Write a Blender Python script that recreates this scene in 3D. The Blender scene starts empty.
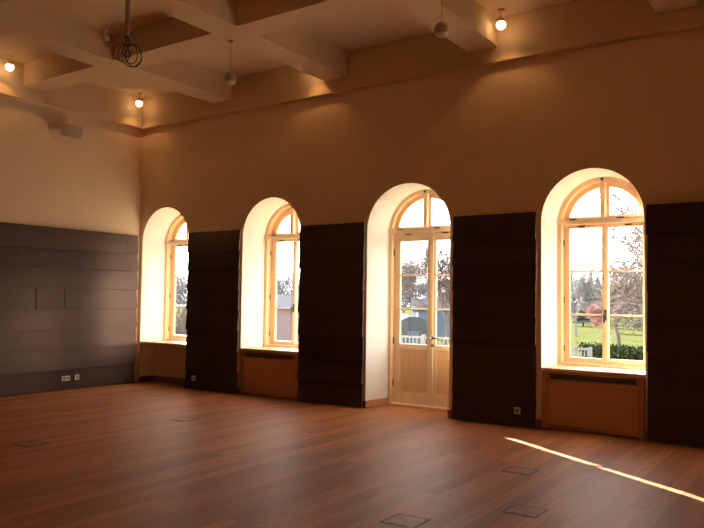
import bpy, bmesh, math, random
from mathutils import Vector, Matrix, Quaternion
scn = bpy.context.scene
COL = scn.collection
PI = math.pi

# ------------------------------------------------------------------ materials
def nmat(name):
    m = bpy.data.materials.new(name); m.use_nodes = True
    nt = m.node_tree; b = nt.nodes['Principled BSDF']
    return m, nt, b
def N(nt, t, **k):
    n = nt.nodes.new(t)
    for a, v in k.items():
        if a in n.inputs: n.inputs[a].default_value = v
        else: setattr(n, a, v)
    return n
def coords(nt, scale=(1, 1, 1), kind='Object'):
    tc = N(nt, 'ShaderNodeTexCoord'); mp = N(nt, 'ShaderNodeMapping')
    mp.inputs['Scale'].default_value = scale
    nt.links.new(tc.outputs[kind], mp.inputs['Vector']); return mp.outputs['Vector']
def noisy(name, c1, c2, scale=8, rough=.6, stretch=(1, 1, 1), bump=0., metallic=0., detail=4, spec=.5, rvar=0.):
    m, nt, b = nmat(name)
    v = coords(nt, stretch)
    n = N(nt, 'ShaderNodeTexNoise', Scale=scale, Detail=detail, Roughness=.6)
    nt.links.new(v, n.inputs['Vector'])
    r = N(nt, 'ShaderNodeValToRGB')
    r.color_ramp.elements[0].position = .3; r.color_ramp.elements[1].position = .7
    r.color_ramp.elements[0].color = (*c1, 1); r.color_ramp.elements[1].color = (*c2, 1)
    nt.links.new(n.outputs['Fac'], r.inputs['Fac']); nt.links.new(r.outputs['Color'], b.inputs['Base Color'])
    b.inputs['Roughness'].default_value = rough; b.inputs['Metallic'].default_value = metallic
    b.inputs['Specular IOR Level'].default_value = spec
    if rvar:
        mr = N(nt, 'ShaderNodeMapRange'); mr.inputs['To Min'].default_value = rough-rvar; mr.inputs['To Max'].default_value = rough+rvar
        nt.links.new(n.outputs['Fac'], mr.inputs['Value']); nt.links.new(mr.outputs['Result'], b.inputs['Roughness'])
    if bump:
        bp = N(nt, 'ShaderNodeBump', Strength=bump, Distance=.01)
        nt.links.new(n.outputs['Fac'], bp.inputs['Height']); nt.links.new(bp.outputs['Normal'], b.inputs['Normal'])
    return m
M = {}
M['plaster'] = noisy('plaster', (.77, .585, .385), (.80, .61, .41), 3, .9, bump=.05, spec=.2)
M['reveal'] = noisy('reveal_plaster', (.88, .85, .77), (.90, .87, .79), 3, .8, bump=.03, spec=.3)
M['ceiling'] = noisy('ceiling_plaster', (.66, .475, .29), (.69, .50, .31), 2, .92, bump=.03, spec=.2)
M['board'] = noisy('board_charcoal', (.051, .0315, .026), (.057, .0355, .0295), 3, .29, (1, 1, 3), .0, spec=.16, rvar=.03)
M['board'].node_tree.nodes['Principled BSDF'].inputs['Specular Tint'].default_value = (1, .63, .49, 1)
M['pine'] = noisy('pine_wood', (.71, .46, .255), (.81, .57, .345), 9, .35, (4, 4, .35), .03)
M['pinev'] = noisy('pine_panel', (.56, .295, .125), (.68, .39, .18), 14, .35, (5, 5, .25), .05)
M['maple'] = noisy('maple_veneer', (.46, .215, .09), (.52, .255, .11), 6, .4, (.5, 3, 5), .02)
M['basewood'] = noisy('skirting_wood', (.22, .085, .030), (.28, .115, .045), 8, .4, (.6, .6, 6), .02)
M['dark'] = noisy('dark_metal', (.012, .011, .010), (.02, .018, .016), 20, .4, metallic=.4)
M['black'] = noisy('black_rubber', (.008, .008, .008), (.014, .013, .012), 20, .55)
M['slot'] = noisy('grille_grey', (.13, .11, .09), (.17, .14, .12), 30, .5, metallic=.5)
M['socket'] = noisy('socket_plastic', (.62, .55, .42), (.66, .59, .46), 10, .35)
M['socketdark'] = noisy('socket_well', (.10, .08, .06), (.14, .11, .08), 10, .5)
M['steel'] = noisy('brushed_steel', (.25, .22, .19), (.33, .29, .25), 30, .35, metallic=.8)
M['pole'] = noisy('pole_paint', (.28, .18, .12), (.33, .22, .15), 10, .45)
M['beige'] = noisy('speaker_beige', (.58, .44, .31), (.64, .50, .36), 30, .6)
M['grille'] = noisy('speaker_grille', (.46, .35, .25), (.52, .40, .29), 180, .7, bump=.2)
M['globe'] = noisy('pendant_brown', (.30, .19, .13), (.36, .23, .16), 10, .35)
M['globepale'] = noisy('pendant_pale', (.55, .45, .36), (.6, .5, .4), 10, .4)
M['lampbody'] = noisy('lamp_housing', (.70, .53, .35), (.74, .57, .38), 10, .4)
M['dullglass'] = noisy('unlit_lens', (.45, .36, .27), (.5, .41, .3), 10, .2)
M['bark'] = noisy('bark', (.085, .068, .064), (.14, .115, .106), 14, .9, (1, 1, .3), .2, spec=0.)
M['barkred'] = noisy('reddish_twigs', (.22, .10, .08), (.30, .15, .12), 14, .9, (1, 1, .3), .2, spec=0.)
M['twigs'] = noisy('distant_twigs', (.085, .082, .10), (.13, .125, .15), 1.5, .9, spec=0.)  # bluish tone puts the haze before the far trees into their colour
M['barkpale'] = noisy('birch_bark', (.11, .105, .10), (.17, .165, .16), 9, .8, (1, 1, 4), .1, spec=0.)
M['needle'] = noisy('conifer_needles', (.035, .050, .052), (.055, .072, .070), 7, .9, spec=0.)
M['lawn_shade_strip'] = noisy('lawn_shade_leaves', (.016, .024, .011), (.028, .038, .018), 12, .9, bump=.4, spec=0.)
M['grass'] = noisy('lawn_grass', (.036, .041, .014), (.057, .058, .023), 1.2, .95, bump=.2, spec=0.)
M['white'] = noisy('white_paint', (.16, .16, .17), (.19, .19, .20), 10, .6, spec=0.)
M['render_lilac'] = noisy('grey_render', (.12, .095, .105), (.15, .12, .13), 3, .9, spec=0.)
M['render_blue'] = noisy('blue_cladding', (.07, .09, .125), (.09, .11, .15), 5, .9, (.2, .2, 6), spec=0.)
M['slate'] = noisy('slate_roof', (.045, .048, .056), (.07, .073, .082), 10, .8, bump=.1, spec=0.)
M['stone'] = noisy('facade_stone', (.5, .45, .38), (.56, .5, .42), 4, .9)

def floor_mat():
    m, nt, b = nmat('oak_parquet')
    tc = N(nt, 'ShaderNodeTexCoord'); sp = N(nt, 'ShaderNodeSeparateXYZ'); cb = N(nt, 'ShaderNodeCombineXYZ')
    L = nt.links.new
    L(tc.outputs['Object'], sp.inputs[0]); L(sp.outputs['Y'], cb.inputs['X']); L(sp.outputs['X'], cb.inputs['Y'])
    br = N(nt, 'ShaderNodeTexBrick', Scale=1.0)
    br.offset = .37; br.offset_frequency = 2
    br.inputs['Mortar Size'].default_value = .0016; br.inputs['Mortar Smooth'].default_value = .2
    br.inputs['Brick Width'].default_value = 1.5; br.inputs['Row Height'].default_value = .135
    br.inputs['Color1'].default_value = (0, 0, 0, 1); br.inputs['Color2'].default_value = (1, 1, 1, 1)
    br.inputs['Mortar'].default_value = (.4, .4, .4, 1); br.inputs['Bias'].default_value = 0
    L(cb.outputs[0], br.inputs['Vector'])
    mp = N(nt, 'ShaderNodeMapping'); mp.inputs['Scale'].default_value = (1.4, 22, 1)
    L(cb.outputs[0], mp.inputs['Vector'])
    n = N(nt, 'ShaderNodeTexNoise', Scale=1.0, Detail=6, Roughness=.65); L(mp.outputs[0], n.inputs['Vector'])
    r1 = N(nt, 'ShaderNodeValToRGB'); r1.color_ramp.elements[0].color = (.235, .074, .022, 1); r1.color_ramp.elements[1].color = (.40, .145, .050, 1)
    L(br.outputs['Color'], r1.inputs['Fac'])
    r2 = N(nt, 'ShaderNodeValToRGB'); r2.color_ramp.elements[0].color = (.70, .66, .62, 1); r2.color_ramp.elements[1].color = (1.1, 1.1, 1.1, 1)
    r2.color_ramp.elements[0].position = .3; r2.color_ramp.elements[1].position = .65
    L(n.outputs['Fac'], r2.inputs['Fac'])
    mx = N(nt, 'ShaderNodeMix', data_type='RGBA', blend_type='MULTIPLY'); mx.inputs[0].default_value = 1
    L(r1.outputs[0], mx.inputs[6]); L(r2.outputs[0], mx.inputs[7])
    mx2 = N(nt, 'ShaderNodeMix', data_type='RGBA'); mx2.inputs[7].default_value = (.05, .02, .01, 1)
    L(br.outputs['Fac'], mx2.inputs[0]); L(mx.outputs[2], mx2.inputs[6])
    L(mx2.outputs[2], b.inputs['Base Color'])
    mr = N(nt, 'ShaderNodeMapRange'); mr.inputs['To Min'].default_value = .42; mr.inputs['To Max'].default_value = .58
    L(n.outputs['Fac'], mr.inputs['Value']); L(mr.outputs[0], b.inputs['Roughness'])
    bp = N(nt, 'ShaderNodeBump', Strength=.25, Distance=.004)
    ad = N(nt, 'ShaderNodeMath', operation='MULTIPLY_ADD'); ad.inputs[1].default_value = -1.0
    L(br.outputs['Fac'], ad.inputs[0]); L(n.outputs['Fac'], ad.inputs[2]); L(ad.outputs[0], bp.inputs['Height'])
    L(bp.outputs[0], b.inputs['Normal'])
    b.inputs['Specular IOR Level'].default_value = .22
    return m
M['floor'] = floor_mat()

def glass_mat():
    m = bpy.data.materials.new('window_glass'); m.use_nodes = True
    nt = m.node_tree; nt.nodes.remove(nt.nodes['Principled BSDF'])
    out = nt.nodes['Material Output']
    t = N(nt, 'ShaderNodeBsdfTransparent'); t.inputs[0].default_value = (.96, .97, .97, 1)
    g = N(nt, 'ShaderNodeBsdfGlossy', Roughness=.01); lw = N(nt, 'ShaderNodeLayerWeight', Blend=.5); pw = N(nt, 'ShaderNodeMath', operation='POWER'); pw.inputs[1].default_value = 5
    nt.links.new(lw.outputs['Facing'], pw.inputs[0]); f = N(nt, 'ShaderNodeMath', operation='MULTIPLY_ADD'); f.inputs[1].default_value = .7; f.inputs[2].default_value = .03
    nt.links.new(pw.outputs[0], f.inputs[0])
    x = N(nt, 'ShaderNodeMixShader')
    nt.links.new(f.outputs[0], x.inputs[0]); nt.links.new(t.outputs[0], x.inputs[1]); nt.links.new(g.outputs[0], x.inputs[2])
    nt.links.new(x.outputs[0], out.inputs['Surface']); return m
M['glass'] = glass_mat()
def emit_mat(name, col, s):
    m, nt, b = nmat(name)
    b.inputs['Base Color'].default_value = (*col, 1); b.inputs['Emission Color'].default_value = (*col, 1)
    b.inputs['Emission Strength'].default_value = s; return m
M['bulb'] = emit_mat('lit_halogen_bulb', (1, .68, .36), 14)

# ------------------------------------------------------------------ mesh helpers
class MB:
    def __init__(s): s.v = []; s.f = []; s.smooth = set()
    def add(s, vs, fs, smooth=False):
        o = len(s.v); s.v += [tuple(p) for p in vs]
        for q in fs:
            if smooth: s.smooth.add(len(s.f))
            s.f.append(tuple(i+o for i in q))
        return s
    def hexa(s, p):   # bottom 4 ccw, top 4 ccw
        return s.add(p, [(3, 2, 1, 0), (4, 5, 6, 7), (0, 1, 5, 4), (1, 2, 6, 5), (2, 3, 7, 6), (3, 0, 4, 7)])
    def box(s, x0, x1, y0, y1, z0, z1, mat=None):
        p = [(x0, y0, z0), (x1, y0, z0), (x1, y1, z0), (x0, y1, z0), (x0, y0, z1), (x1, y0, z1), (x1, y1, z1), (x0, y1, z1)]
        if mat is not None: p = [mat @ Vector(q) for q in p]
        return s.hexa(p)
    def quad(s, a, b, c, d): return s.add([a, b, c, d], [(0, 1, 2, 3)])
    def tube(s, pts, rad, n=8, caps=True, smooth=True):
        pts = [Vector(p) for p in pts]
        if not hasattr(rad, '__len__'): rad = [rad]*len(pts)
        t = (pts[1]-pts[0]).normalized()
        a = t.orthogonal().normalized(); rings = []
        for i, p in enumerate(pts):
            if i > 0:
                t2 = ((pts[min(i+1, len(pts)-1)]-pts[i-1])).normalized()
                q = t.rotation_difference(t2); a = q @ a; t = t2
            b = t.cross(a)
            rings.append([p+(a*math.cos(2*PI*k/n)+b*math.sin(2*PI*k/n))*rad[i] for k in range(n)])
        vs = [v for r in rings for v in r]; fs = []
        for i in range(len(pts)-1):
            for k in range(n):
                fs.append((i*n+k, i*n+(k+1) % n, (i+1)*n+(k+1) % n, (i+1)*n+k))
        s.add(vs, fs, smooth)
        if caps: s.add(rings[0], [tuple(reversed(range(n)))]); s.add(rings[-1], [tuple(range(n))])
        return s
    def lathe(s, prof, c=(0, 0, 0), n=24, mat=None, smooth=True):
        vs = []; fs = []
        for r, z in prof:
            for k in range(n):
                v = Vector((r*math.cos(2*PI*k/n), r*math.sin(2*PI*k/n), z))
                if mat is not None: v = mat @ v
                vs.append(v+Vector(c))
        for i in range(len(prof)-1):
            for k in range(n): fs.append((i*n+k, i*n+(k+1) % n, (i+1)*n+(k+1) % n, (i+1)*n+k))
        s.add(vs, fs, smooth)
        return s
    def sphere(s, c, r, n=20, z0=-1, z1=1, mat=None):
        m = n//2; prof = []
        a0 = math.asin(z0); a1 = math.asin(z1)
        for i in range(m+1):
            a = a0+(a1-a0)*i/m; prof.append((max(r*math.cos(a), 1e-5), r*math.sin(a)))
        return s.lathe(prof, c, n, mat)
    def arch(s, cx, cz, r0, r1, y0, y1, n=32, a0=0, a1=PI):   # half ring in the xz plane
        for i in range(n):
            a, b = a0+(a1-a0)*i/n, a0+(a1-a0)*(i+1)/n
            P = lambda r, t, y: (cx+r*math.cos(t), y, cz+r*math.sin(t))
            s.quad(P(r0, a, y0), P(r0, b, y0), P(r1, b, y0), P(r1, a, y0))
            s.quad(P(r0, a, y1), P(r1, a, y1), P(r1, b, y1), P(r0, b, y1))
            s.quad(P(r0, a, y0), P(r0, a, y1), P(r0, b, y1), P(r0, b, y0))
            s.quad(P(r1, a, y0), P(r1, b, y0), P(r1, b, y1), P(r1, a, y1))
        return s
    def build(s, name, mat, parent=None, bevel=0., origin=None, weld=False, fix=False):
        o0 = Vector(origin) if origin is not None else Vector((0, 0, 0))
        me = bpy.data.meshes.new(name)
        me.from_pydata([tuple(Vector(v)-o0) for v in s.v], [], s.f)
        for i, p in enumerate(me.polygons): p.use_smooth = i in s.smooth
        if weld or fix:
            bm = bmesh.new(); bm.from_mesh(me); bmesh.ops.remove_doubles(bm, verts=bm.verts, dist=1e-5)
            if fix: bmesh.ops.recalc_face_normals(bm, faces=bm.faces)
            bm.to_mesh(me); bm.free()
        me.materials.append(M[mat] if isinstance(mat, str) else mat)
        o = bpy.data.objects.new(name, me); COL.objects.link(o); o.location = o0
        if parent is not None:
            o.parent = parent; o.location = o0-(Vector(parent.location) if parent.parent is None else (Vector(parent.location)+Vector(parent.parent.location)))
            if parent.parent is None and parent.type == 'MESH': pass
        if bevel:
            b = o.modifiers.new('bevel', 'BEVEL'); b.width = bevel; b.segments = 2; b.limit_method = 'ANGLE'; b.angle_limit = .6
        return o
def empty(name, loc, label=None, cat=None, group=None, kind=None):
    o = bpy.data.objects.new(name, None); o.empty_display_size = .1; COL.objects.link(o); o.location = loc
    return tag(o, label, cat, group, kind)
def tag(o, label=None, cat=None, group=None, kind=None):
    for k, v in (('label', label), ('category', cat), ('group', group), ('kind', kind)):
        if v: o[k] = v
    return o
def copy_tree(o, parent=None):
    c = o.copy(); COL.objects.link(c)
    if parent: c.parent = parent
    for ch in list(o.children): copy_tree(ch, c)
    return c

# ------------------------------------------------------------------ camera
CAM = Vector((11.0468, -8.9349, 1.6))
cd = bpy.data.cameras.new('camera'); cam = bpy.data.objects.new('camera', cd); COL.objects.link(cam)
r = Vector((.82318659, .56765101, .01166934)); u = Vector((.01781833, -.04637135, .99876534)); f = Vector((-.56749127, .82196231, .04828687))
cam.matrix_world = Matrix(((r.x, u.x, -f.x, CAM.x), (r.y, u.y, -f.y, CAM.y), (r.z, u.z, -f.z, CAM.z), (0, 0, 0, 1)))
cd.sensor_width = 36; cd.sensor_fit = 'HORIZONTAL'; cd.lens = 722.42/704*36; cd.clip_end = 500; cd.clip_start = .05
scn.camera = cam

# ------------------------------------------------------------------ setting
CX = [.7006, 3.2612, 5.8320, 8.4329, 11.02]          # openings along the window wall; the last, out of view, is added for its daylight
HF = [.625, .625, .685, .625, .625]                 # half width at the room face
HB = [.597, .597, .632, .597, .597]                 # half width at the frame
VF = [.625, .625, .652, .625, .625]          # rise of each arch at the room face
ZS = 2.62; YF = .526; YO = .70; ZTOP = 5.34; XR = 13.5; YB = -11.6; SILL = .76
NA = 32
w = MB(); rv = MB()
def face(y, hs, vs_, flip):
    edges = [0-.3]
    for c, h in zip(CX, hs): edges += [c-h, c+h]
    edges.append(XR+.3)
    q = w.quad
    def Q(a, b, c, d):
        if flip: w.quad(d, c, b, a)
        else: w.quad(a, b, c, d)
    for i in range(0, len(edges), 2):
        Q((edges[i], y, 0), (edges[i+1], y, 0), (edges[i+1], y, ZS), (edges[i], y, ZS))
        Q((edges[i], y, ZS), (edges[i+1], y, ZS), (edges[i+1], y, ZTOP), (edges[i], y, ZTOP))
    for c, h, v in zip(CX, hs, vs_):
        for k in range(NA):
            a, b = PI-PI*k/NA, PI-PI*(k+1)/NA
            A = (c+h*math.cos(a), y, ZS+v*math.sin(a)); B = (c+h*math.cos(b), y, ZS+v*math.sin(b))
            Q(A, B, (B[0], y, ZTOP), (A[0], y, ZTOP))
face(0, HF, VF, False); face(YO, HB, HB, True)
for c, hf, hb, vf in zip(CX, HF, HB, VF):
    pf = [(c-hf, 0)]+[(c+hf*math.cos(PI-PI*k/NA), ZS+vf*math.sin(PI-PI*k/NA)) for k in range(NA+1)]+[(c+hf, 0)]
    pb = [(c-hb, 0)]+[(c+hb*math.cos(PI-PI*k/NA), ZS+hb*math.sin(PI-PI*k/NA)) for k in range(NA+1)]+[(c+hb, 0)]
    for k in range(len(pf)-1):
        a, b, d, e = pf[k], pf[k+1], pb[k+1], pb[k]
        w.quad((a[0], 0, a[1]), (e[0], YF, e[1]), (d[0], YF, d[1]), (b[0], 0, b[1]))
        w.quad((e[0], YF, e[1]), (e[0], YO, e[1]), (d[0], YO, d[1]), (d[0], YF, d[1]))
for i in (0, 1, 3, 4):
    w.box(CX[i]-HB[i]-.01, CX[i]+HB[i]+.01, .33, YO, 0, SILL-.04)
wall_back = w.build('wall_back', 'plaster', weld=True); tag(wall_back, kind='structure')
# the reveals are the same plaster, whitened to stand for the strong daylight on them
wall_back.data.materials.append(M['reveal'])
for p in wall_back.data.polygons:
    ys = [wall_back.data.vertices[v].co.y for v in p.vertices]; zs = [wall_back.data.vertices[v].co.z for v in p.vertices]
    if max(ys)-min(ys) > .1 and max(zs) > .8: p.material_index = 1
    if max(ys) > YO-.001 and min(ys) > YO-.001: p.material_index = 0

def struct(mb, name, mat, **k): return tag(mb.build(name, mat, **k), kind='structure')
struct(MB().box(-.3, 0, YB, YO, -.2, 5.5), 'wall_left', 'plaster')
struct(MB().box(XR, XR+.3, YB, 0, -.2, 5.5), 'wall_right', 'plaster')
struct(MB().box(-.3, XR+.3, YB-.3, YB, -.2, 5.5), 'wall_front', 'plaster')
fl = MB().box(0, XR, YB, 0, -.15, 0)
for c, h in zip(CX, HF): fl.box(c-h+.001, c+h-.001, 0, YO, -.15, -.0003)
struct(fl, 'floor', 'floor')
# coffered ceiling: one slab with beams, coffers and the wall beams
xs = [0, .11, 1.97, 2.41, 4.38, 4.82, 6.82, 7.25, 9.24, 9.68, 11.66, 12.1, 13.39, XR]
ys = [0, -.10, -2.08, -2.5, -4.48, -4.9, -6.88, -7.3, -9.28, -9.7, -11.5, YB]
def cellz(i, j):
    if i in (0, len(xs)-2) or j in (0, len(ys)-2): return 4.765
    if i % 2 == 0 or j % 2 == 0: return 4.97
    return 5.34
cm = MB()
nx, ny = len(xs)-1, len(ys)-1
for i in range(nx):
    for j in range(ny):
        z = cellz(i, j)
        cm.quad((xs[i], ys[j+1], z), (xs[i], ys[j], z), (xs[i+1], ys[j], z), (xs[i+1], ys[j+1], z))
        if i+1 < nx and cellz(i+1, j) != z:
            a, b = z, cellz(i+1, j); x = xs[i+1]
            cm.quad((x, ys[j], a), (x, ys[j+1], a), (x, ys[j+1], b), (x, ys[j], b))
        if j+1 < ny and cellz(i, j+1) != z:
            a, b = z, cellz(i, j+1); y = ys[j+1]
            cm.quad((xs[i], y, a), (xs[i+1], y, a), (xs[i+1], y, b), (xs[i], y, b))
cm.box(-.3, XR+.3, YB-.3, YO, 5.5, 5.7)
struct(cm, 'ceiling', 'ceiling')

# skirting
H = .105
bb = MB()
c = CX[0]
bb.box(c-.61, c+.61, .312, .33, 0, H)
bb.hexa([(c-.625, .0, 0), (c-.607, .0, 0), (c-.59, .33, 0), (c-.608, .33, 0), (c-.625, .0, H), (c-.607, .0, H), (c-.59, .33, H), (c-.608, .33, H)])
bb.hexa([(c+.607, .0, 0), (c+.625, .0, 0), (c+.608, .33, 0), (c+.59, .33, 0), (c+.607, .0, H), (c+.625, .0, H), (c+.608, .33, H), (c+.59, .33, H)])
struct(bb, 'baseboard_niche', 'basewood')
c = CX[2]; bb = MB()
for s in (-1, 1):
    p = [(c+s*.685, -.016), (c+s*.667, -.016), (c+s*.614, YF), (c+s*.632, YF)]
    if s > 0: p = p[::-1]
    bb.hexa([(a, b, 0) for a, b in p]+[(a, b, H) for a, b in p])
struct(bb, 'baseboard_door', 'basewood')
bb = MB()
for x0, x1 in ((1.326, 2.636), (3.886, 5.147), (6.517, 7.8079), (9.058, 10.395)):
    bb.box(x0, x1, -.016, 0, 0, H)
bb.box(11.645, XR, -.016, 0, 0, H)
struct(bb, 'baseboard_back', 'basewood')

# ------------------------------------------------------------------ sun geometry
K = 1.52                      # metres along the wall per metre into the room
ELEV = math.radians(19.0)

# ------------------------------------------------------------------ windows and door
YS0, YS1 = .625, .672         # sash plane
def window(n, c, glass):
    root = empty('window_%d' % n, (c, YF, SILL), kind='structure')
    h = .597; y0, y1 = YF, YO
    fr = MB()
    fr.box(c-h, c-h+.057, y0, y1, SILL, ZS); fr.box(c+h-.057, c+h, y0, y1, SILL, ZS)
    fr.arch(c, ZS, h-.057, h-.0005, y0, y1, 40)
    fr.box(c-h+.057, c+h-.057, y0+.02, y1, SILL, .797)
    fr.build('window_frame', 'pine', root, .004)
    tr = MB().box(c-h, c+h, y0-.012, y1-.01, 2.615, 2.668).box(c-h, c+h, y0-.022, y1-.01, 2.668, 2.69)
    tr.build('transom', 'pine', root, .004)
    mu = MB().box(c-.032, c+.024, y0+.004, YS1, 2.69, ZS+h-.05)
    mu.build('mullion', 'pine', root, .004)
    for s in (-1, 1):
        xa, xb = (c-.539, c) if s < 0 else (c, c+.539)
        ga, gb = (c-glass, c-.040) if s < 0 else (c+.040, c+glass)
        sh = MB()
        sh.box(xa, ga, YS0, YS1, .80, 2.612); sh.box(gb, xb, YS0, YS1, .80, 2.612)
        sh.box(ga, gb, YS0, YS1, .80, .866); sh.box(ga, gb, YS0, YS1, 2.57, 2.612)
        for z in (1.428, 2.000): sh.box(ga, gb, YS0+.006, YS1-.006, z-.012, z+.012)
        so = sh.build('sash', 'pine', root, .003)
        MB().box(ga-.005, gb+.005, .646, .651, .86, 2.575).build('pane', 'glass', so)
        if s > 0:
            st = MB().box(c-.018, c+.030, YS0-.014, YS0, .80, 2.612); st.build('cover_strip', 'pine', root, .003)
            hd = MB().box(c-.012, c+.022, YS0-.026, YS0-.014, 1.36, 1.50).box(c-.004, c+.014, YS0-.075, YS0-.026, 1.435, 1.453)
            hd.box(c-.006, c+.016, YS0-.083, YS0-.066, 1.33, 1.455); hd.build('window_handle', 'black', root, .003)
        xe = xa if s < 0 else xb
        for z in (.98, 1.62, 2.38):
            MB().tube([(xe, YS0-.008, z-.04), (xe, YS0-.008, z+.04)], .009, 8).build('hinge', 'dark', root)
        xm = c+s*.30
        MB().box(xm-.045, xm+.045, YS0-.012, YS0, 2.585, 2.602).build('latch', 'dark', root)
        MB().box(xm-.12, xm-.03, y0-.030, y0-.012, 2.668, 2.682).build('latch', 'dark', root)
    fs = MB(); rg = h-.117-max(0, .4635-glass)*.9
    fs.arch(c, ZS, rg, h-.058, YS0, YS1, 40)
    fs.box(c-h+.057, c+h-.057, YS0, YS1, 2.69, 2.722)
    fs.box(c-.056, c+.056, YS0+.001, YS1, 2.722, ZS+rg+.01)
    fo = fs.build('fanlight_sash', 'pine', root, .003)
    for s in (-1, 1):
        pn = MB(); pts = [(c+s*.05, 2.715)]
        a0 = math.asin((2.715-ZS)/(rg+.01)); a1 = math.acos(.05/(rg+.01))
        for k in range(13):
            a = a0+(a1-a0)*k/12; pts.append((c+s*(rg+.01)*math.cos(a), ZS+(rg+.01)*math.sin(a)))
        nn = len(pts)
        pn.add([(x, .646, z) for x, z in pts]+[(x, .651, z) for x, z in pts],
               [tuple(range(nn)), tuple(range(2*nn-1, nn-1, -1))]+[(k, (k+1) % nn, nn+(k+1) % nn, nn+k) for k in range(nn)])
        pn.build('pane', 'glass', fo, fix=True)
    kb = MB().add([(c-.03, y0-.012, 3.20), (c+.02, y0-.012, 3.20), (c-.005, y0-.012, 3.155), (c-.03, y0+.01, 3.20), (c+.02, y0+.01, 3.20), (c-.005, y0+.01, 3.155)],
                  [(0, 2, 1), (3, 4, 5), (0, 1, 4, 3), (1, 2, 5, 4), (2, 0, 3, 5)])
    kb.build('catch', 'dark', root)
    sl = MB()
    a, b = .6245, .598
    def trap(ya, yb, ha, hb2, z0, z1):
        sl.hexa([(c-ha, ya, z0), (c+ha, ya, z0), (c+hb2, yb, z0), (c-hb2, yb, z0), (c-ha, ya, z1), (c+ha, ya, z1), (c+hb2, yb, z1), (c-hb2, yb, z1)])
    trap(-.012, YO-.03, a, b-.002, SILL-.036, SILL)
    sl.build('window_sill', 'pine', root, .004)
    return root
for n, i in ((1, 0), (2, 1), (3, 3), (4, 4)): window(n, CX[i], (.425, .422, .4635, .385)[n-1])

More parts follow.
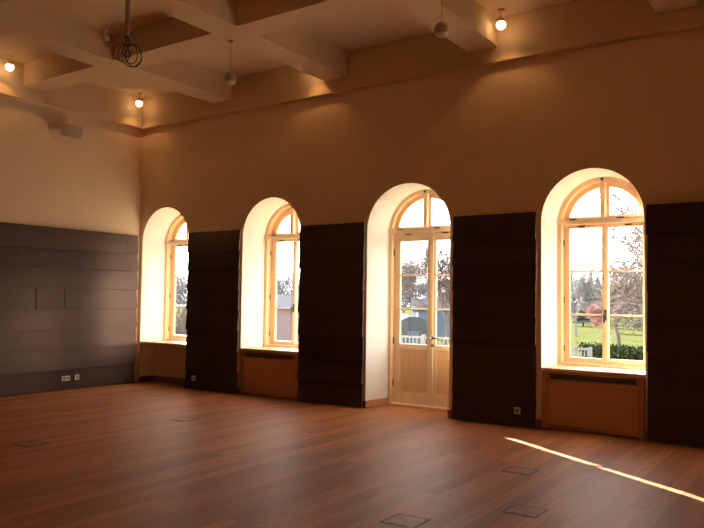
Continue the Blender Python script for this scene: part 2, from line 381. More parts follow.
def door(c):
    YS0, YS1 = .598, .640
    root = empty('door_1', (c, YF, 0), kind='structure')
    h = .632; y0, y1 = YF, .685; mid = c+.080
    fr = MB()
    fr.box(c-h, c-h+.055, y0, y1, 0, ZS); fr.box(c+h-.055, c+h, y0, y1, 0, ZS)
    fr.arch(c, ZS, h-.057, h-.0005, y0, y1, 40)
    fr.build('door_frame', 'pine', root, .004)
    MB().box(c-h, c+h, y0-.03, y1, 0, .032).build('threshold', 'pine', root, .003)
    MB().box(c-h, c+h, y0-.012, y1-.01, 2.605, 2.655).box(c-h, c+h, y0-.022, y1-.01, 2.655, 2.68).build('transom', 'pine', root, .004)
    MB().box(c-.034, c+.026, y0+.004, YS1, 2.68, ZS+h-.05).build('mullion', 'pine', root, .004)
    for s in (-1, 1):
        xa, xb = (c-.574, mid) if s < 0 else (mid, c+.574)
        ga, gb = (c-.467, c+.010) if s < 0 else (c+.150, c+.486)
        lf = MB()
        lf.box(xa, ga, YS0, YS1, .035, 2.602); lf.box(gb, xb, YS0, YS1, .035, 2.602)
        lf.box(ga, gb, YS0, YS1, .035, .205); lf.box(ga, gb, YS0, YS1, .855, .93); lf.box(ga, gb, YS0, YS1, 2.487, 2.602)
        for z in (1.458, 1.970): lf.box(ga, gb, YS0+.006, YS1-.006, z-.012, z+.012)
        lo = lf.build('door_leaf', 'pine', root, .003)
        pm = MB().box(ga, gb, YS0+.014, YS1-.006, .205, .855)
        # raised moulding round the panel
        for (p0, p1, q0, q1) in ((ga, gb, .205, .222), (ga, gb, .838, .855), (ga, ga+.017, .222, .838), (gb-.017, gb, .222, .838)):
            pm.box(p0, p1, YS0+.004, YS0+.014, q0, q1)
        pm.build('door_panel', 'pinev', lo, .002)
        MB().box(ga-.005, gb+.005, .616, .621, .925, 2.492).build('pane', 'glass', lo)
        xe = xa if s < 0 else xb
        for z in (.33, .97, 2.32):
            MB().tube([(xe, YS0-.009, z-.05), (xe, YS0-.009, z+.05)], .011, 8).build('hinge', 'dark', lo)
        if s > 0:
            MB().box(mid-.022, mid+.03, YS0-.014, YS0, .035, 2.602).build('cover_strip', 'pine', lo, .003)
            X = mid+.045
            rm = Matrix.Rotation(PI/2, 4, 'X')
            ros = MB().lathe([(.0001, .012), (.022, .012), (.024, .006), (.024, 0), (.0001, 0)], (X-.02, YS0-.014, 1.035), 20, rm)
            ros.tube([(X-.02, YS0-.02, 1.035), (X-.02, YS0-.062, 1.035), (X+.0, YS0-.068, 1.035), (X+.10, YS0-.066, 1.033)], [.010, .010, .010, .008], 8)
            ros.build('door_handle', 'black', lo)
            MB().lathe([(.0001, .010), (.020, .010), (.022, .005), (.022, 0), (.0001, 0)], (X-.02, YS0-.014, .925), 20, rm).build('keyhole_plate', 'black', lo)
    for xm in (c-.33, c-.42+.72):
        MB().box(xm-.05, xm+.05, YS0-.012, YS0, 2.585, 2.60).build('latch', 'dark', root)
        MB().box(xm-.13, xm-.04, y0-.030, y0-.012, 2.655, 2.67).build('latch', 'dark', root)
    fs = MB(); rg = h-.120
    fs.arch(c, ZS, rg, h-.058, YS0, YS1, 40)
    fs.box(c-h+.055, c+h-.055, YS0, YS1, 2.68, 2.712)
    fs.box(c-.058, c+.058, YS0+.001, YS1, 2.712, ZS+rg+.01)
    fo = fs.build('fanlight_sash', 'pine', root, .003)
    for s in (-1, 1):
        pn = MB(); pts = [(c+s*.05, 2.705)]
        a0 = math.asin((2.705-ZS)/(rg+.01)); a1 = math.acos(.05/(rg+.01))
        for k in range(13):
            a = a0+(a1-a0)*k/12; pts.append((c+s*(rg+.01)*math.cos(a), ZS+(rg+.01)*math.sin(a)))
        nn = len(pts)
        pn.add([(x, .616, z) for x, z in pts]+[(x, .621, z) for x, z in pts],
               [tuple(range(nn)), tuple(range(2*nn-1, nn-1, -1))]+[(k, (k+1) % nn, nn+(k+1) % nn, nn+k) for k in range(nn)])
        pn.build('pane', 'glass', fo, fix=True)
    MB().add([(c-.03, y0-.012, 3.235), (c+.02, y0-.012, 3.235), (c-.005, y0-.012, 3.19), (c-.03, y0+.01, 3.235), (c+.02, y0+.01, 3.235), (c-.005, y0+.01, 3.19)],
             [(0, 2, 1), (3, 4, 5), (0, 1, 4, 3), (1, 2, 5, 4), (2, 0, 3, 5)]).build('catch', 'dark', root)
door(CX[2])

# ------------------------------------------------------------------ radiator covers under two windows
def rad_cover(c, label):
    root = empty('radiator_cover', (c, 0, 0), label, 'radiator cover', 'radiator covers under the windows')
    x0, x1 = c-.612, c+.612; zt = SILL-.038
    fr = MB()
    fr.box(x0, x0+.055, -.004, .028, .0, zt); fr.box(x1-.055, x1, -.004, .028, .0, zt)
    fr.box(x0+.055, x1-.055, -.004, .028, .695, zt); fr.box(x0+.055, x1-.055, .0, .028, .018, .055)
    fr.box(x0+.055, x0+.09, -.004, .028, .63, .695); fr.box(x1-.09, x1-.055, -.004, .028, .63, .695)
    fr.build('cover_frame', 'maple', root, .003)
    MB().box(x0+.06, x1-.06, -.008, .022, .060, .622).build('front_panel', 'maple', root, .004)
    g = MB()
    for k in range(5): z = .636+k*.0125; g.box(x0+.09, x1-.09, .010, .026, z, z+.005)
    g.box(x0+.09, x1-.09, .030, .034, .625, .700)
    g.build('vent_grille', 'slot', root)
rad_cover(CX[1], 'wooden radiator cover below the window between two dark panels, left of the glazed door')
rad_cover(CX[3], 'wooden radiator cover below the large window right of the glazed door')

# ------------------------------------------------------------------ dark board cladding
ROWZ = [0.0, .350, .684, 1.037, 1.385, 1.729, 2.074, 2.390, 2.741]
def cladding(name, label, along, a0, a1, off, joints, seed, special=None, end_jit=.008, flush_start=False, ends=(True, True)):
    """boards on a wall; along='x' -> window wall (room side is -y), along='y' -> left wall (room side is +x)"""
    rnd = random.Random(seed)
    def W(t, d, z):   # t along the wall, d away from the wall
        return (t, -d, z) if along == 'x' else (d, t, z)
    o = W((a0+a1)/2, 0, 0)
    root = empty(name, o, label, 'wall cladding', 'dark board cladding panels')
    bk = MB()
    def bx(mb, t0, t1, d0, d1, z0, z1, tl=0):
        # tl: board leans out at its lower edge
        p = [W(t0, d0+tl, z0), W(t1, d0+tl, z0), W(t1, d1+tl, z0), W(t0, d1+tl, z0), W(t0, d0, z1), W(t1, d0, z1), W(t1, d1, z1), W(t0, d1, z1)]
        mb.hexa(p)
    for t in [a0+.09, (a0+a1)/2, a1-.12]:
        bk = MB(); bx(bk, t-.022, t+.022, .001, off-.052, .02, ROWZ[-1]-.03)
        bk.build('batten', 'basewood', root, fix=True)
    for k in range(8):
        z0, z1 = ROWZ[k]+(.012 if k == 0 else -.004), ROWZ[k+1]-.002+(.0 if k == 7 else .012)
        cuts = [a0]+joints.get(k, [])+[a1]
        for i in range(len(cuts)-1):
            t0, t1 = cuts[i]+(.0015 if i else 0), cuts[i+1]-(.0015 if i < len(cuts)-2 else 0)
            if i == 0 and not flush_start: t0 += rnd.uniform(-end_jit, end_jit)
            if i == len(cuts)-2: t1 += rnd.uniform(-end_jit, end_jit)
            lean = rnd.uniform(.016, .040); lean2 = lean+rnd.uniform(-.012, .012)
            base = off-.048
            ex = (special or {}).get((k, i), 0)
            mb = MB()
            nseg = 10; vs = []; bow = rnd.uniform(-.004, .008)
            th = .016
            for s in range(nseg+1):
                q = s/nseg; t = t0+(t1-t0)*q
                ln = lean+(lean2-lean)*q+bow*math.sin(PI*q)*.8+ex*(1-q)
                tp = base+ex*(1-q)
                vs += [W(t, tp, z1), W(t, tp+th, z1), W(t, base+ln, z0), W(t, base+ln+th, z0)]
            fs = []
            for s in range(nseg):
                A = 4*s; B = 4*s+4
                fs += [(A+1, A+3, B+3, B+1), (A, B, B+2, A+2), (A, A+1, B+1, B), (A+2, B+2, B+3, A+3)]
            fs += [(0, 2, 3, 1), (4*nseg, 4*nseg+1, 4*nseg+3, 4*nseg+2)]
            mb.add(vs, fs)
            mb.build('board', 'board', root, .0015, fix=True)
    return root
cladding('wall_cladding', 'wide dark board cladding on the left wall, with twin sockets near its foot', 'y', -6.4, -.115, .118,
         {7: [-.36], 6: [-2.49], 4: [-2.15, -1.62], 2: [-2.60], 1: [-.56], 5: [-4.3], 3: [-3.9], 0: [-3.2]}, 3, {(4, 1): .016})
cladding('wall_cladding', 'dark board panel with one socket, between the two leftmost windows', 'x', 1.4135, 2.6467, .104, {}, 11)
cladding('wall_cladding', 'dark board panel without socket, between a window and the glazed door', 'x', 3.9307, 5.1436, .104, {}, 12)
cladding('wall_cladding', 'dark board panel right of the glazed door, small socket at lower right', 'x', 6.6023, 7.7675, .104, {}, 13, flush_start=True)
cladding('wall_cladding', 'dark board panel right of the large window, cut by the picture edge', 'x', 9.0998, 10.36, .104, {}, 14)

# ------------------------------------------------------------------ sockets
def socket(loc, nrm, label, double=False):
    root = empty('wall_socket', loc, label, 'socket', 'power sockets on the dark boards')
    def W(t, d, z):
        return (loc[0]+t, loc[1]-d, loc[2]+z) if nrm == 'y' else (loc[0]+d, loc[1]+t, loc[2]+z)
    hw = .078 if double else .042
    def b(t0, t1, d0, d1, z0, z1):
        a, c2 = W(t0, d0, z0), W(t1, d1, z1)
        m = MB(); m.box(min(a[0], c2[0]), max(a[0], c2[0]), min(a[1], c2[1]), max(a[1], c2[1]), z0+loc[2], z1+loc[2]); return m
    b(-hw, hw, 0, .011, -.042, .042).build('cover_plate', 'socket', root, .003)
    for t in ((-.036, .036) if double else (0,)):
        m = MB(); p = W(t, .0112, 0)
        rm = Matrix.Rotation(PI/2, 4, 'X') if nrm == 'y' else Matrix.Rotation(PI/2, 4, 'Y')
        m.lathe([(.022, 0), (.022, .003), (.019, .0035), (.018, .001), (.0001, .001)], p, 18, rm); m.build('socket_well', 'socketdark', root)
socket((.119, -1.569, .205), 'x', 'wide double socket low on the left dark cladding', True)
socket((.119, -1.355, .207), 'x', 'single socket beside the wide double one on the left cladding')
socket((1.645, -.1075, .20), 'y', 'single socket on the dark panel between the two leftmost windows')
socket((7.533, -.1075, .207), 'y', 'single socket low on the dark panel right of the door')

# ------------------------------------------------------------------ floor boxes
def floor_box():
    root = empty('floor_box', (0, 0, 0))
    fr = MB(); a = .134; t = .015
    for (x0, x1, y0, y1) in ((-a, a, -a, -a+t), (-a, a, a-t, a), (-a, -a+t, -a+t, a-t), (a-t, a, -a+t, a-t)):
        fr.box(x0, x1, y0, y1, .0004, .004)
    fr.build('frame', 'black', root)
    MB().box(-a+t+.002, a-t-.002, -a+t+.002, a-t-.002, .0004, .0032).build('lid', 'floor', root)
    for q in (-.0475, .0475): MB().box(q-.03, q+.03, -a+t+.004, -a+t+.026, .0033, .0042).build('cable_flap', 'black', root)
    MB().box(-.03, .03, .06, .068, .0033, .0042).build('pull_bar', 'steel', root)
    return root
FB = [((8.454, -2.34), 'floor socket box nearest the start of the sunlit stripe'),
      ((8.973, -3.57), 'floor socket box at the bottom edge, below the sunlit stripe'),
      ((8.364, -4.336), 'floor socket box in the foreground nearest the camera, bottom centre'),
      ((3.843, -2.324), 'floor socket box far back, in front of the leftmost dark panel'),
      ((3.763, -4.408), 'floor socket box at far left in front of the left cladding')]
fb = floor_box()
for k, ((x, y), lab) in enumerate(FB):
    o = fb if k == 0 else copy_tree(fb)
    o.location = (x, y, 0); tag(o, lab, 'floor box', 'floor socket boxes')

# ------------------------------------------------------------------ ceiling lamps
def lamp(loc, label, lit=True, tilt=0., energy=100., ang=112):
    x, y, z = loc
    root = empty('ceiling_spotlight', loc, label, 'spotlight', 'spotlights in the ceiling coffers')
    MB().lathe([(.0001, 5.338), (.045, 5.338), (.045, 5.318), (.012, 5.312), (.0001, 5.312)], (x, y, 0), 20).build('ceiling_rose', 'lampbody', root)
    MB().tube([(x, y, 5.315), (x, y, z+.07)], .009, 8).build('stem', 'lampbody', root)
    MB().lathe([(.0001, .085), (.03, .085), (.048, .055), (.055, .02), (.052, .018), (.044, .05), (.0001, .06)], loc, 20).build('housing', 'lampbody', root)
    MB().sphere(loc, .062, 20).build('bulb', 'bulb' if lit else 'dullglass', root)
    if lit:
        ld = bpy.data.lights.new('lamp_light', 'SPOT'); lo = bpy.data.objects.new('lamp_light', ld); COL.objects.link(lo)
        lo.parent = root; lo.location = (0, 0, -.056)
        ld.energy = energy; ld.color = LAMPCOL; ld.spot_size = math.radians(ang); ld.spot_blend = .45; ld.shadow_soft_size = .03
    return root
LAMPCOL = (1, .50, .17)
lamp((.32, -.36, 5.15), 'lit ceiling spotlight in the corner coffer above the leftmost window', energy=17)
lamp((.30, -2.84, 5.155), 'lit ceiling spotlight at far left above the left wall', energy=17)
lamp((7.41, -.36, 5.14), 'lit ceiling spotlight above the large window on the right', energy=17)
lamp((4.27, -.30, 5.15), 'lit ceiling spotlight mostly hidden behind a beam, its glow on the wall beam', energy=17)
lamp((2.625, -2.795, 5.195), 'unlit ceiling spotlight in the dark coffer beside the hanging cable', lit=False)
OFF = [(2.75, -6.2), (7.6, -5.2), (11.3, -3.2), (5.2, -8.6), (9.9, -8.2), (2.0-.3, -8.6), (7.6, -10.4), (11.3, -10.4)]
for (x, y) in OFF:
    lamp((x, y, 5.15), 'lit ceiling spotlight over the rear of the hall, outside the picture', energy=45)

# ------------------------------------------------------------------ hanging globes
def pendant(loc, ztop, R, label):
    x, y, z = loc
    root = empty('pendant_globe', (x, y, ztop), label, 'pendant', 'small globes hanging on thin rods')
    MB().tube([(x, y, ztop), (x, y, z+R)], .0035, 8).build('rod', 'globe', root)
    MB().lathe([(.0001, ztop), (.03, ztop), (.03, ztop-.012), (.0001, ztop-.012)], (x, y, 0), 16).build('ceiling_rose', 'globe', root)
    MB().sphere(loc, R, 28, -.55, 1).build('shell', 'globe', root)
    MB().lathe([(R*.836, -R*.55), (R*.80, -R*.62), (R*.60, -R*.86), (R*.25, -R*1.0), (.0001, -R*1.02)], loc, 28).build('pale_cap', 'globepale', root)
pendant((7.53, -2.22, 4.46), 4.97, .080, 'brown globe on a thin rod, hanging nearer the camera at top centre')
pendant((4.40, -2.16, 4.47), 4.97, .082, 'brown globe on a short rod, hanging further back above the second window')

# small dark fittings on the coffer ceiling
def fitting(x, y, z, label):
    root = empty('ceiling_fitting', (x, y, z), label, 'ceiling fitting', 'small dark ceiling fittings')
    MB().lathe([(.0001, 0), (.05, 0), (.055, -.01), (.05, -.02), (.0001, -.02)], (x, y, z), 18).build('base', 'steel', root)
    MB().tube([(x, y, z-.02), (x+.02, y-.02, z-.08)], .03, 12).build('head', 'black', root)
fitting(2.75, -4.12, 5.34, 'small dark fitting on the ceiling left of the hanging pole')

# ------------------------------------------------------------------ pole and cable
px, py = 4.50, -3.89
root = empty('ceiling_pole', (px, py, 4.97), 'slim vertical pole hanging from the ceiling beam at upper left', 'pole')
MB().tube([(px, py, 4.97), (px, py, 4.46)], .026, 16).build('tube', 'pole', root)
MB().lathe([(.0001, 4.97), (.06, 4.97), (.06, 4.955), (.0001, 4.955)], (px, py, 0), 20).build('ceiling_flange', 'pole', root)
MB().lathe([(.027, 4.475), (.029, 4.475), (.029, 4.458), (.0001, 4.458)], (px, py, 0), 16).build('end_cap', 'black', root)
rnd = random.Random(5)
cb = MB()
def loop(cu, cz, ru, rz, tw, n=36, start=PI/2, turns=1.0, dep=0):
    # loop hanging in a vertical plane facing the room
    ax = Vector((.82, .57, 0)); dp = Vector((-.57, .82, 0))
    pts = []
    for k in range(int(n*turns)+1):
        a = start+2*PI*k/n
        pts.append(Vector((px, py, 4.455))+ax*(cu+ru*math.cos(a)*(1+.04*math.sin(3*a+tw)))+dp*(dep+.03*math.sin(a+tw))+Vector((0, 0, cz+rz*math.sin(a))))
    return pts
for (cu, cz, ru, rz, tw, dep) in ((-.055, -.16, .085, .105, 0, 0), (-.035, -.17, .06, .10, 1, .02), (.06, -.20, .10, .125, 2, -.02), (.075, -.195, .085, .115, 3, .01), (.045, -.17, .075, .10, 4, .03), (.02, -.15, .06, .075, 5, -.03)):
    cb.tube(loop(cu, cz, ru, rz, tw, dep=dep, turns=1.05), .0052, 6, smooth=True)
V = Vector; ax = V((.82, .57, 0))
for s, l in ((-.012, -.10), (.012, -.08), (.03, -.12)):
    cb.tube([V((px, py, 4.462))+ax*s*.5, V((px, py, 4.42))+ax*s, V((px, py, 4.38))+ax*s*1.6, V((px, py, 4.455+l))+ax*s*2.2], .0052, 6)
cb.tube([V((px, py, 4.33))+ax*.0, V((px, py, 4.30))+ax*.03, V((px, py, 4.25))+ax*.05], .008, 6)
tag(cb.build('cable_coil', 'black', origin=(px, py, 4.455)), 'black cable coiled in loops, hanging from the end of the ceiling pole', 'cable')

# ------------------------------------------------------------------ wall speaker
sc = Vector((.27, -1.69, 4.38))
root = empty('wall_speaker', (0, -1.91, 4.44), 'beige box speaker on a bracket high on the left wall', 'speaker')
rot = Matrix.Translation(sc) @ Matrix.Rotation(math.radians(-30), 4, 'Z') @ Matrix.Rotation(math.radians(16), 4, 'Y') @ Matrix.Rotation(math.radians(-7), 4, 'X')
MB().box(-.12, .085, -.165, .165, -.105, .105, rot).build('cabinet', 'beige', root, .012)
MB().box(.0855, .096, -.155, .155, -.095, .095, rot).build('front_grille', 'grille', root, .004)
br = MB().box(.0, .012, -1.96, -1.86, 4.38, 4.50)
br.tube([(.012, -1.91, 4.44), (.10, -1.86, 4.44), (.19, -1.74, 4.42)], .016, 10)
br.lathe([(.0001, .03), (.045, .03), (.045, -.03), (.0001, -.03)], (.10, -1.86, 4.44), 16)
br.build('bracket', 'beige', root)
MB().tube([(.012, -1.94, 4.42), (.05, -1.97, 4.34), (.10, -1.90, 4.23), (.14, -1.78, 4.18), (.18, -1.68, 4.19), (.20, -1.62, 4.30)], .006, 6).build('speaker_cable', 'beige', root)

# ------------------------------------------------------------------ outdoors
G = -1.2
gr = MB().box(-160, 120, YO, 260, G-.3, G); struct(gr, 'ground', 'grass')
struct(MB().box(-12, 18, YO, YO+.25, G, 0-.001), 'trim_1', 'stone')
def at(uu, D):   # ground point seen in column uu, D metres away along the view axis
    d = f*D+r*((uu-352)/722.42*D); return CAM.x+d.x, CAM.y+d.y

def bare_tree(seed, H, spread=.55, depth=5, r0=.14, trunk=.25, droop=0., fork=3, tw=.009):
    rnd = random.Random(seed); mb = MB()
    def grow(p, d, L, rad, lev):
        n = 4; pts = [p]; rs = [rad]
        q = p.copy(); dd = d.copy()
        for i in range(n):
            dd = (dd+Vector((rnd.uniform(-1, 1), rnd.uniform(-1, 1), rnd.uniform(-.6, 1)-droop*(lev > 1)))*.16).normalized()
            q = q+dd*L/n; pts.append(q.copy()); rs.append(max(rad*(1-.45*(i+1)/n), tw))
        mb.tube(pts, rs, 6 if lev < 2 else 3, caps=False)
        if lev >= depth: return
        k = fork+(1 if lev in (1, 2) else 0)
        for j in range(k):
            i = rnd.randint(1 if lev else 2, n)
            a = rnd.uniform(0, 2*PI); tilt = rnd.uniform(.35, .95)*spread*1.6
            side = dd.orthogonal().normalized(); side.rotate(Quaternion(dd, a))
            nd = (dd*math.cos(tilt)+side*math.sin(tilt)).normalized()
            grow(pts[i], nd, L*rnd.uniform(.55, .8), rs[i]*.68, lev+1)
        if lev: grow(pts[-1], dd, L*.7, rs[-1]*.9, lev+1)
    grow(Vector((0, 0, 0)), Vector((0, 0, 1)), H*trunk, r0, 0)
    return mb
def put_tree(mb, mat, loc, label, group=None, rz=0, s=1, cat='tree', name='bare_tree'):
    o = mb.build(name, mat); o.location = loc; o.rotation_euler.z = rz; o.scale = (s, s, s)
    return tag(o, label, cat, group)
def again(o, loc, label, rz, s):
    c = o.copy(); COL.objects.link(c); c.location = loc; c.rotation_euler.z = rz; c.scale = (s, s, s); c['label'] = label; return c
x, y = at(619, 47)
put_tree(bare_tree(4, 11, .85, 6, .13, .22, .1, 3, .012), 'bark', (x, y, G), 'bare dark-trunked tree on the lawn, seen through the right half of the large window')
x, y = at(660, 20)
put_tree(bare_tree(22, 9.5, .95, 5, .13, .3, .3, 4), 'bark', (x, y, G), 'near bare tree whose branches cross the upper right of the large window')
x, y = at(576, 58)
put_tree(bare_tree(8, 7.5, .22, 5, .10, .35, 0, 3, .012), 'barkpale', (x, y, G), 'pale-trunked birch at the left edge of the large window', name='birch_tree')
x, y = at(605, 66)
put_tree(bare_tree(13, 6.4, .8, 6, .13, .2, 0, 3, .014), 'barkred', (x, y, G), 'reddish bare tree in the middle of the large window', name='bare_tree')
x, y = at(446, 31)
t2 = put_tree(bare_tree(33, 8.4, .5, 6, .13, .24, 0, 3, .010), 'bark', (x, y, G), 'bare tree behind the right leaf of the glazed door', s=.9)
x, y = at(405, 60); again(t2, (x, y, G), 'bare tree behind the left leaf of the glazed door', 2.2, 1.05)
x, y = at(293, 68); t3 = put_tree(bare_tree(37, 8.0, .75, 6, .13, .2, 0, 3, .012), 'bark', (x, y, G), 'bare tree above the grey house, seen through the second window')
x, y = at(172, 30); again(t3, (x, y, G), 'bushy bare tree seen through the leftmost window', 1.3, .72)
lab = 'bare tree in the distant row beyond the lawn'; grp = 'distant bare trees'
def twig_tree(seed, H, R_):
    # distant tree whose crown is a dense mass of fine twigs
    rnd = random.Random(seed); mb = MB()
    mb.tube([(0, 0, 0), (.05, 0, H*.35), (0, .05, H*.7)], [.16, .12, .05], 6)
    lumps = [(Vector((rnd.uniform(-.5, .5)*R_, rnd.uniform(-.5, .5)*R_, H*rnd.uniform(.28, .78))), R_*rnd.uniform(.4, .62)) for _ in range(11)]
    for c_, q in lumps:
        mb.tube([(0, 0, H*.3), tuple(c_)], [.06, .02], 4)
        for _ in range(150):
            d = Vector((rnd.gauss(0, 1), rnd.gauss(0, 1), rnd.gauss(0, 1))).normalized()
            p = c_+d*q*rnd.random()**.5
            if p.z < .1: continue
            e = Vector((rnd.uniform(-1, 1), rnd.uniform(-1, 1), rnd.uniform(-.4, 1))).normalized()*rnd.uniform(.3, .6)
            g = e.orthogonal().normalized()*rnd.uniform(.03, .07); g.rotate(Quaternion(e.normalized(), rnd.uniform(0, 6.28)))
            mb.quad(p-g, p+g, p+e+g*.4, p+e-g*.4)
    return mb
k = 0
F = [twig_tree(51, 6.6, 2.3).build('bare_tree', 'twigs'), twig_tree(52, 7.4, 2.6).build('bare_tree', 'twigs')]
rows = [392+12*q for q in range(6)]+[266+11*q for q in range(4)]+[168+12*q for q in range(3)]+[558, 572, 565, 606, 617, 628, 640, 650, 661]+[205+13*q for q in range(4)]+[314+13*q for q in range(6)]+[468+14*q for q in range(6)]+[676, 690, 704, 718, 732, 746]
for q, uu in enumerate(rows):
    D = (84, 98, 112)[q % 3] + (44 if q > 21 else 0); s = (.8, .9, 1.0)[q % 3]
    x, y = at(uu, D); k += 1
    o = F[k-1] if k < 3 else again(F[k % 2], (x, y, G), lab, k*1.7, s)
    o.location = (x, y, G); o.scale = (s,)*3; o.rotation_euler.z = k*1.7; tag(o, lab, 'tree', grp)
def conifer(seed, H, R):
    rnd = random.Random(seed); mb = MB()
    mb.tube([(0, 0, 0), (0, 0, H*.9)], [R*.08, .02], 6)
    L = 11
    for i in range(L):
        z = H*(.08+.9*i/L); rr = R*(1-i/L)**.85+.12; n = 14
        ring = [(rr*rnd.uniform(.65, 1.1)*math.cos(2*PI*j/n), rr*rnd.uniform(.65, 1.1)*math.sin(2*PI*j/n), z+rnd.uniform(-.15, .1)) for j in range(n)]
        tip = (0, 0, z+H*.17)
        mb.add(ring+[tip, (0, 0, z+.1)], [(j, (j+1) % n, n) for j in range(n)]+[((j+1) % n, j, n+1) for j in range(n)])
    return mb
for uu, D, H, lb in ((583, 82, 5.6, 'dark conifer on the left of the group beyond the lawn'), (590.5, 95, 6.9, 'tallest dark conifer in the group beyond the lawn'), (598, 86, 5.7, 'dark conifer beside the reddish bare tree')):
    x, y = at(uu, D); o = conifer(int(uu), H, 1.35).build('conifer', 'needle', fix=False); o.location = (x, y, G); tag(o, lb, 'tree', 'conifers beyond the lawn')
# dark leafy strip that stands in for a shaded band of lawn
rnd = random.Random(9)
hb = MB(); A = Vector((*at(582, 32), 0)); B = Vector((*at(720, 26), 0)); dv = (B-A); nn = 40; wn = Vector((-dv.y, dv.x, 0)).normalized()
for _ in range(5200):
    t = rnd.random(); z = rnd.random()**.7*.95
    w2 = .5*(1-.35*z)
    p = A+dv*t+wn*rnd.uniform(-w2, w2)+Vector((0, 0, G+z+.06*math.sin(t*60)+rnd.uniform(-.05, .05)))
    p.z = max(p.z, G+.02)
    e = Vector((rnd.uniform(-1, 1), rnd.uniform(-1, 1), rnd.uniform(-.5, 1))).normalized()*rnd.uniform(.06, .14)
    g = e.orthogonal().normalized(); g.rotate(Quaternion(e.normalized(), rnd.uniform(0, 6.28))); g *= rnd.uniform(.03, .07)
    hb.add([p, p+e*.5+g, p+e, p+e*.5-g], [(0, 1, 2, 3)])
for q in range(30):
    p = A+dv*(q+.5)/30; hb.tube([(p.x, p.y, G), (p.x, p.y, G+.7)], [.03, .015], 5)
tag(hb.build('lawn_shade_strip', 'lawn_shade_strip'), 'dark leafy strip standing in for the shaded band of lawn', 'lawn_shade_strip')
# white fences
def fence(A, B, top, label, step=.13):
    root = empty('picket_fence', (A[0], A[1], G), label, 'fence', 'white fences outside')
    a, b = Vector((*A, 0)), Vector((*B, 0)); d = b-a; L = d.length; d.normalize(); nrm = Vector((-d.y, d.x, 0))
    ang = math.atan2(d.y, d.x)
    mt = Matrix.Translation(Vector((A[0], A[1], G))) @ Matrix.Rotation(ang, 4, 'Z')
    rl = MB().box(0, L, -.02, .02, top-.06, top, mt).box(0, L, -.02, .02, .12, .18, mt); rl.build('rail', 'white', root)
    n = int(L/step)
    pk = MB()
    for k in range(n+1): pk.box(k*step, k*step+.03, -.045, -.02, .05, top-.06, mt)
    tag(pk.build('pickets', 'white', root), kind='stuff')
    for t in (0, L/2, L): MB().box(t-.05, t+.05, -.05, .05, 0, top+.05, mt).build('post', 'white', root)
fence(at(385, 22.6), at(466, 21), 1.70, 'white picket fence low in the glazed door')
fence(at(560, 27), at(590, 26), 1.12, 'white picket fence at the lower left of the large window')
# vaulted shed behind the door, grey house behind the second window, added blue block for a far bluish zone
def vault(c, D, hw, hh, wall, length, label):
    x, y = at(c, D); root = empty('vaulted_shed', (x, y, G), label, 'shed')
    ang = math.atan2(f.y, f.x); mt = Matrix.Translation((x, y, G)) @ Matrix.Rotation(ang, 4, 'Z')   # local x runs away from the viewer
    n = 20; P = [(-hw, 0), (-hw, wall)]+[(hw*math.cos(PI-PI*k/n), wall+hh*math.sin(PI-PI*k/n)) for k in range(1, n)]+[(hw, wall), (hw, 0)]
    mb = MB(); q = len(P)
    mb.add([mt @ Vector((0, -a, b)) for a, b in P]+[mt @ Vector((length, -a, b)) for a, b in P],
           [tuple(range(q)), tuple(range(2*q-1, q-1, -1))]+[(k, (k+1) % q, q+(k+1) % q, q+k) for k in range(q)])
    mb.build('shell', 'slate', root, fix=True)
    MB().box(-.06, -.001, -hw*.35, hw*.35, 0, wall*.95, mt).build('gate', 'render_blue', root)
vault(414, 40, .92, .75, 1.12, 9, 'grey shed with a rounded roof behind the left leaf of the door')
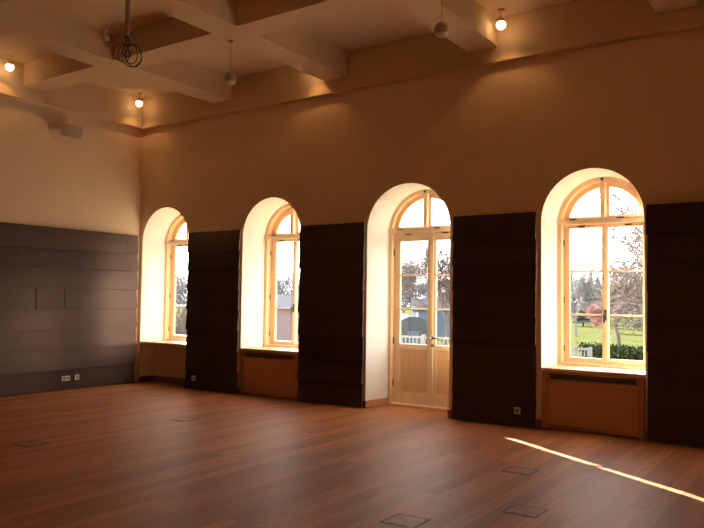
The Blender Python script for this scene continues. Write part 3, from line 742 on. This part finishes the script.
def house(c, D, hw, wall, ridge, length, wm, label, yaw=0, win=True):
    x, y = at(c, D); root = empty('house', (x, y, G), label, 'house')
    ang = math.atan2(f.y, f.x)+yaw; mt = Matrix.Translation((x, y, G)) @ Matrix.Rotation(ang, 4, 'Z')
    MB().box(0, length, -hw, hw, 0, wall, mt).build('walls', wm, root)
    rf = MB(); e = .25
    P = [(-e, wall), (length/2, ridge), (length+e, wall)]
    rf.add([mt @ Vector((a, -hw-e, b)) for a, b in P]+[mt @ Vector((a, hw+e, b)) for a, b in P], [(0, 1, 2), (5, 4, 3), (0, 3, 4, 1), (1, 4, 5, 2), (2, 5, 3, 0)])
    rf.build('roof', 'slate', root, fix=True)
    if win:
        for t in (-hw*.5, hw*.5):
            MB().box(-.03, .0, t-.35, t+.35, 1.0, 2.0, mt).build('shutter', 'white', root)
house(262, 36, 2.6, 2.35, 3.0, 5, 'render_lilac', 'grey house with a low roof beyond the second window', win=False)
house(452, 52, 2.4, 2.1, 2.9, 5, 'render_blue', 'blue-grey house behind the right leaf of the door', win=False)
house(590, 132, 5.5, 1.9, 2.5, 5, 'render_blue', 'added long low blue block for the bluish zone at the far end of the lawn', win=False)

# ------------------------------------------------------------------ light
w_ = bpy.data.worlds.new('hazy_sky'); scn.world = w_; w_.use_nodes = True
nt = w_.node_tree; bg = nt.nodes['Background']
tc = N(nt, 'ShaderNodeTexCoord'); sp = N(nt, 'ShaderNodeSeparateXYZ'); rp = N(nt, 'ShaderNodeValToRGB')
nt.links.new(tc.outputs['Generated'], sp.inputs[0]); nt.links.new(sp.outputs['Z'], rp.inputs['Fac'])
rp.color_ramp.elements[0].color = (1, .97, .92, 1); rp.color_ramp.elements[1].color = (.95, .96, 1, 1)
nt.links.new(rp.outputs[0], bg.inputs['Color']); bg.inputs['Strength'].default_value = 8.5
sd = bpy.data.lights.new('sun', 'SUN'); so = bpy.data.objects.new('sun', sd); COL.objects.link(so)
h = Vector((K, -1, 0)).normalized()*math.cos(ELEV); dirn = Vector((h.x, h.y, -math.sin(ELEV)))
so.rotation_euler = dirn.to_track_quat('-Z', 'Y').to_euler(); so.location = (-20, 20, 15)
sd.energy = 135; sd.angle = .005; sd.color = (1, .965, .90)
scn.view_settings.view_transform = 'Standard'; scn.view_settings.look = 'None'
scn.view_settings.exposure = -.27; scn.view_settings.gamma = 1; scn.view_settings.use_curve_mapping = False
scn.cycles.diffuse_bounces = 6; scn.cycles.max_bounces = 14; scn.cycles.transparent_max_bounces = 16
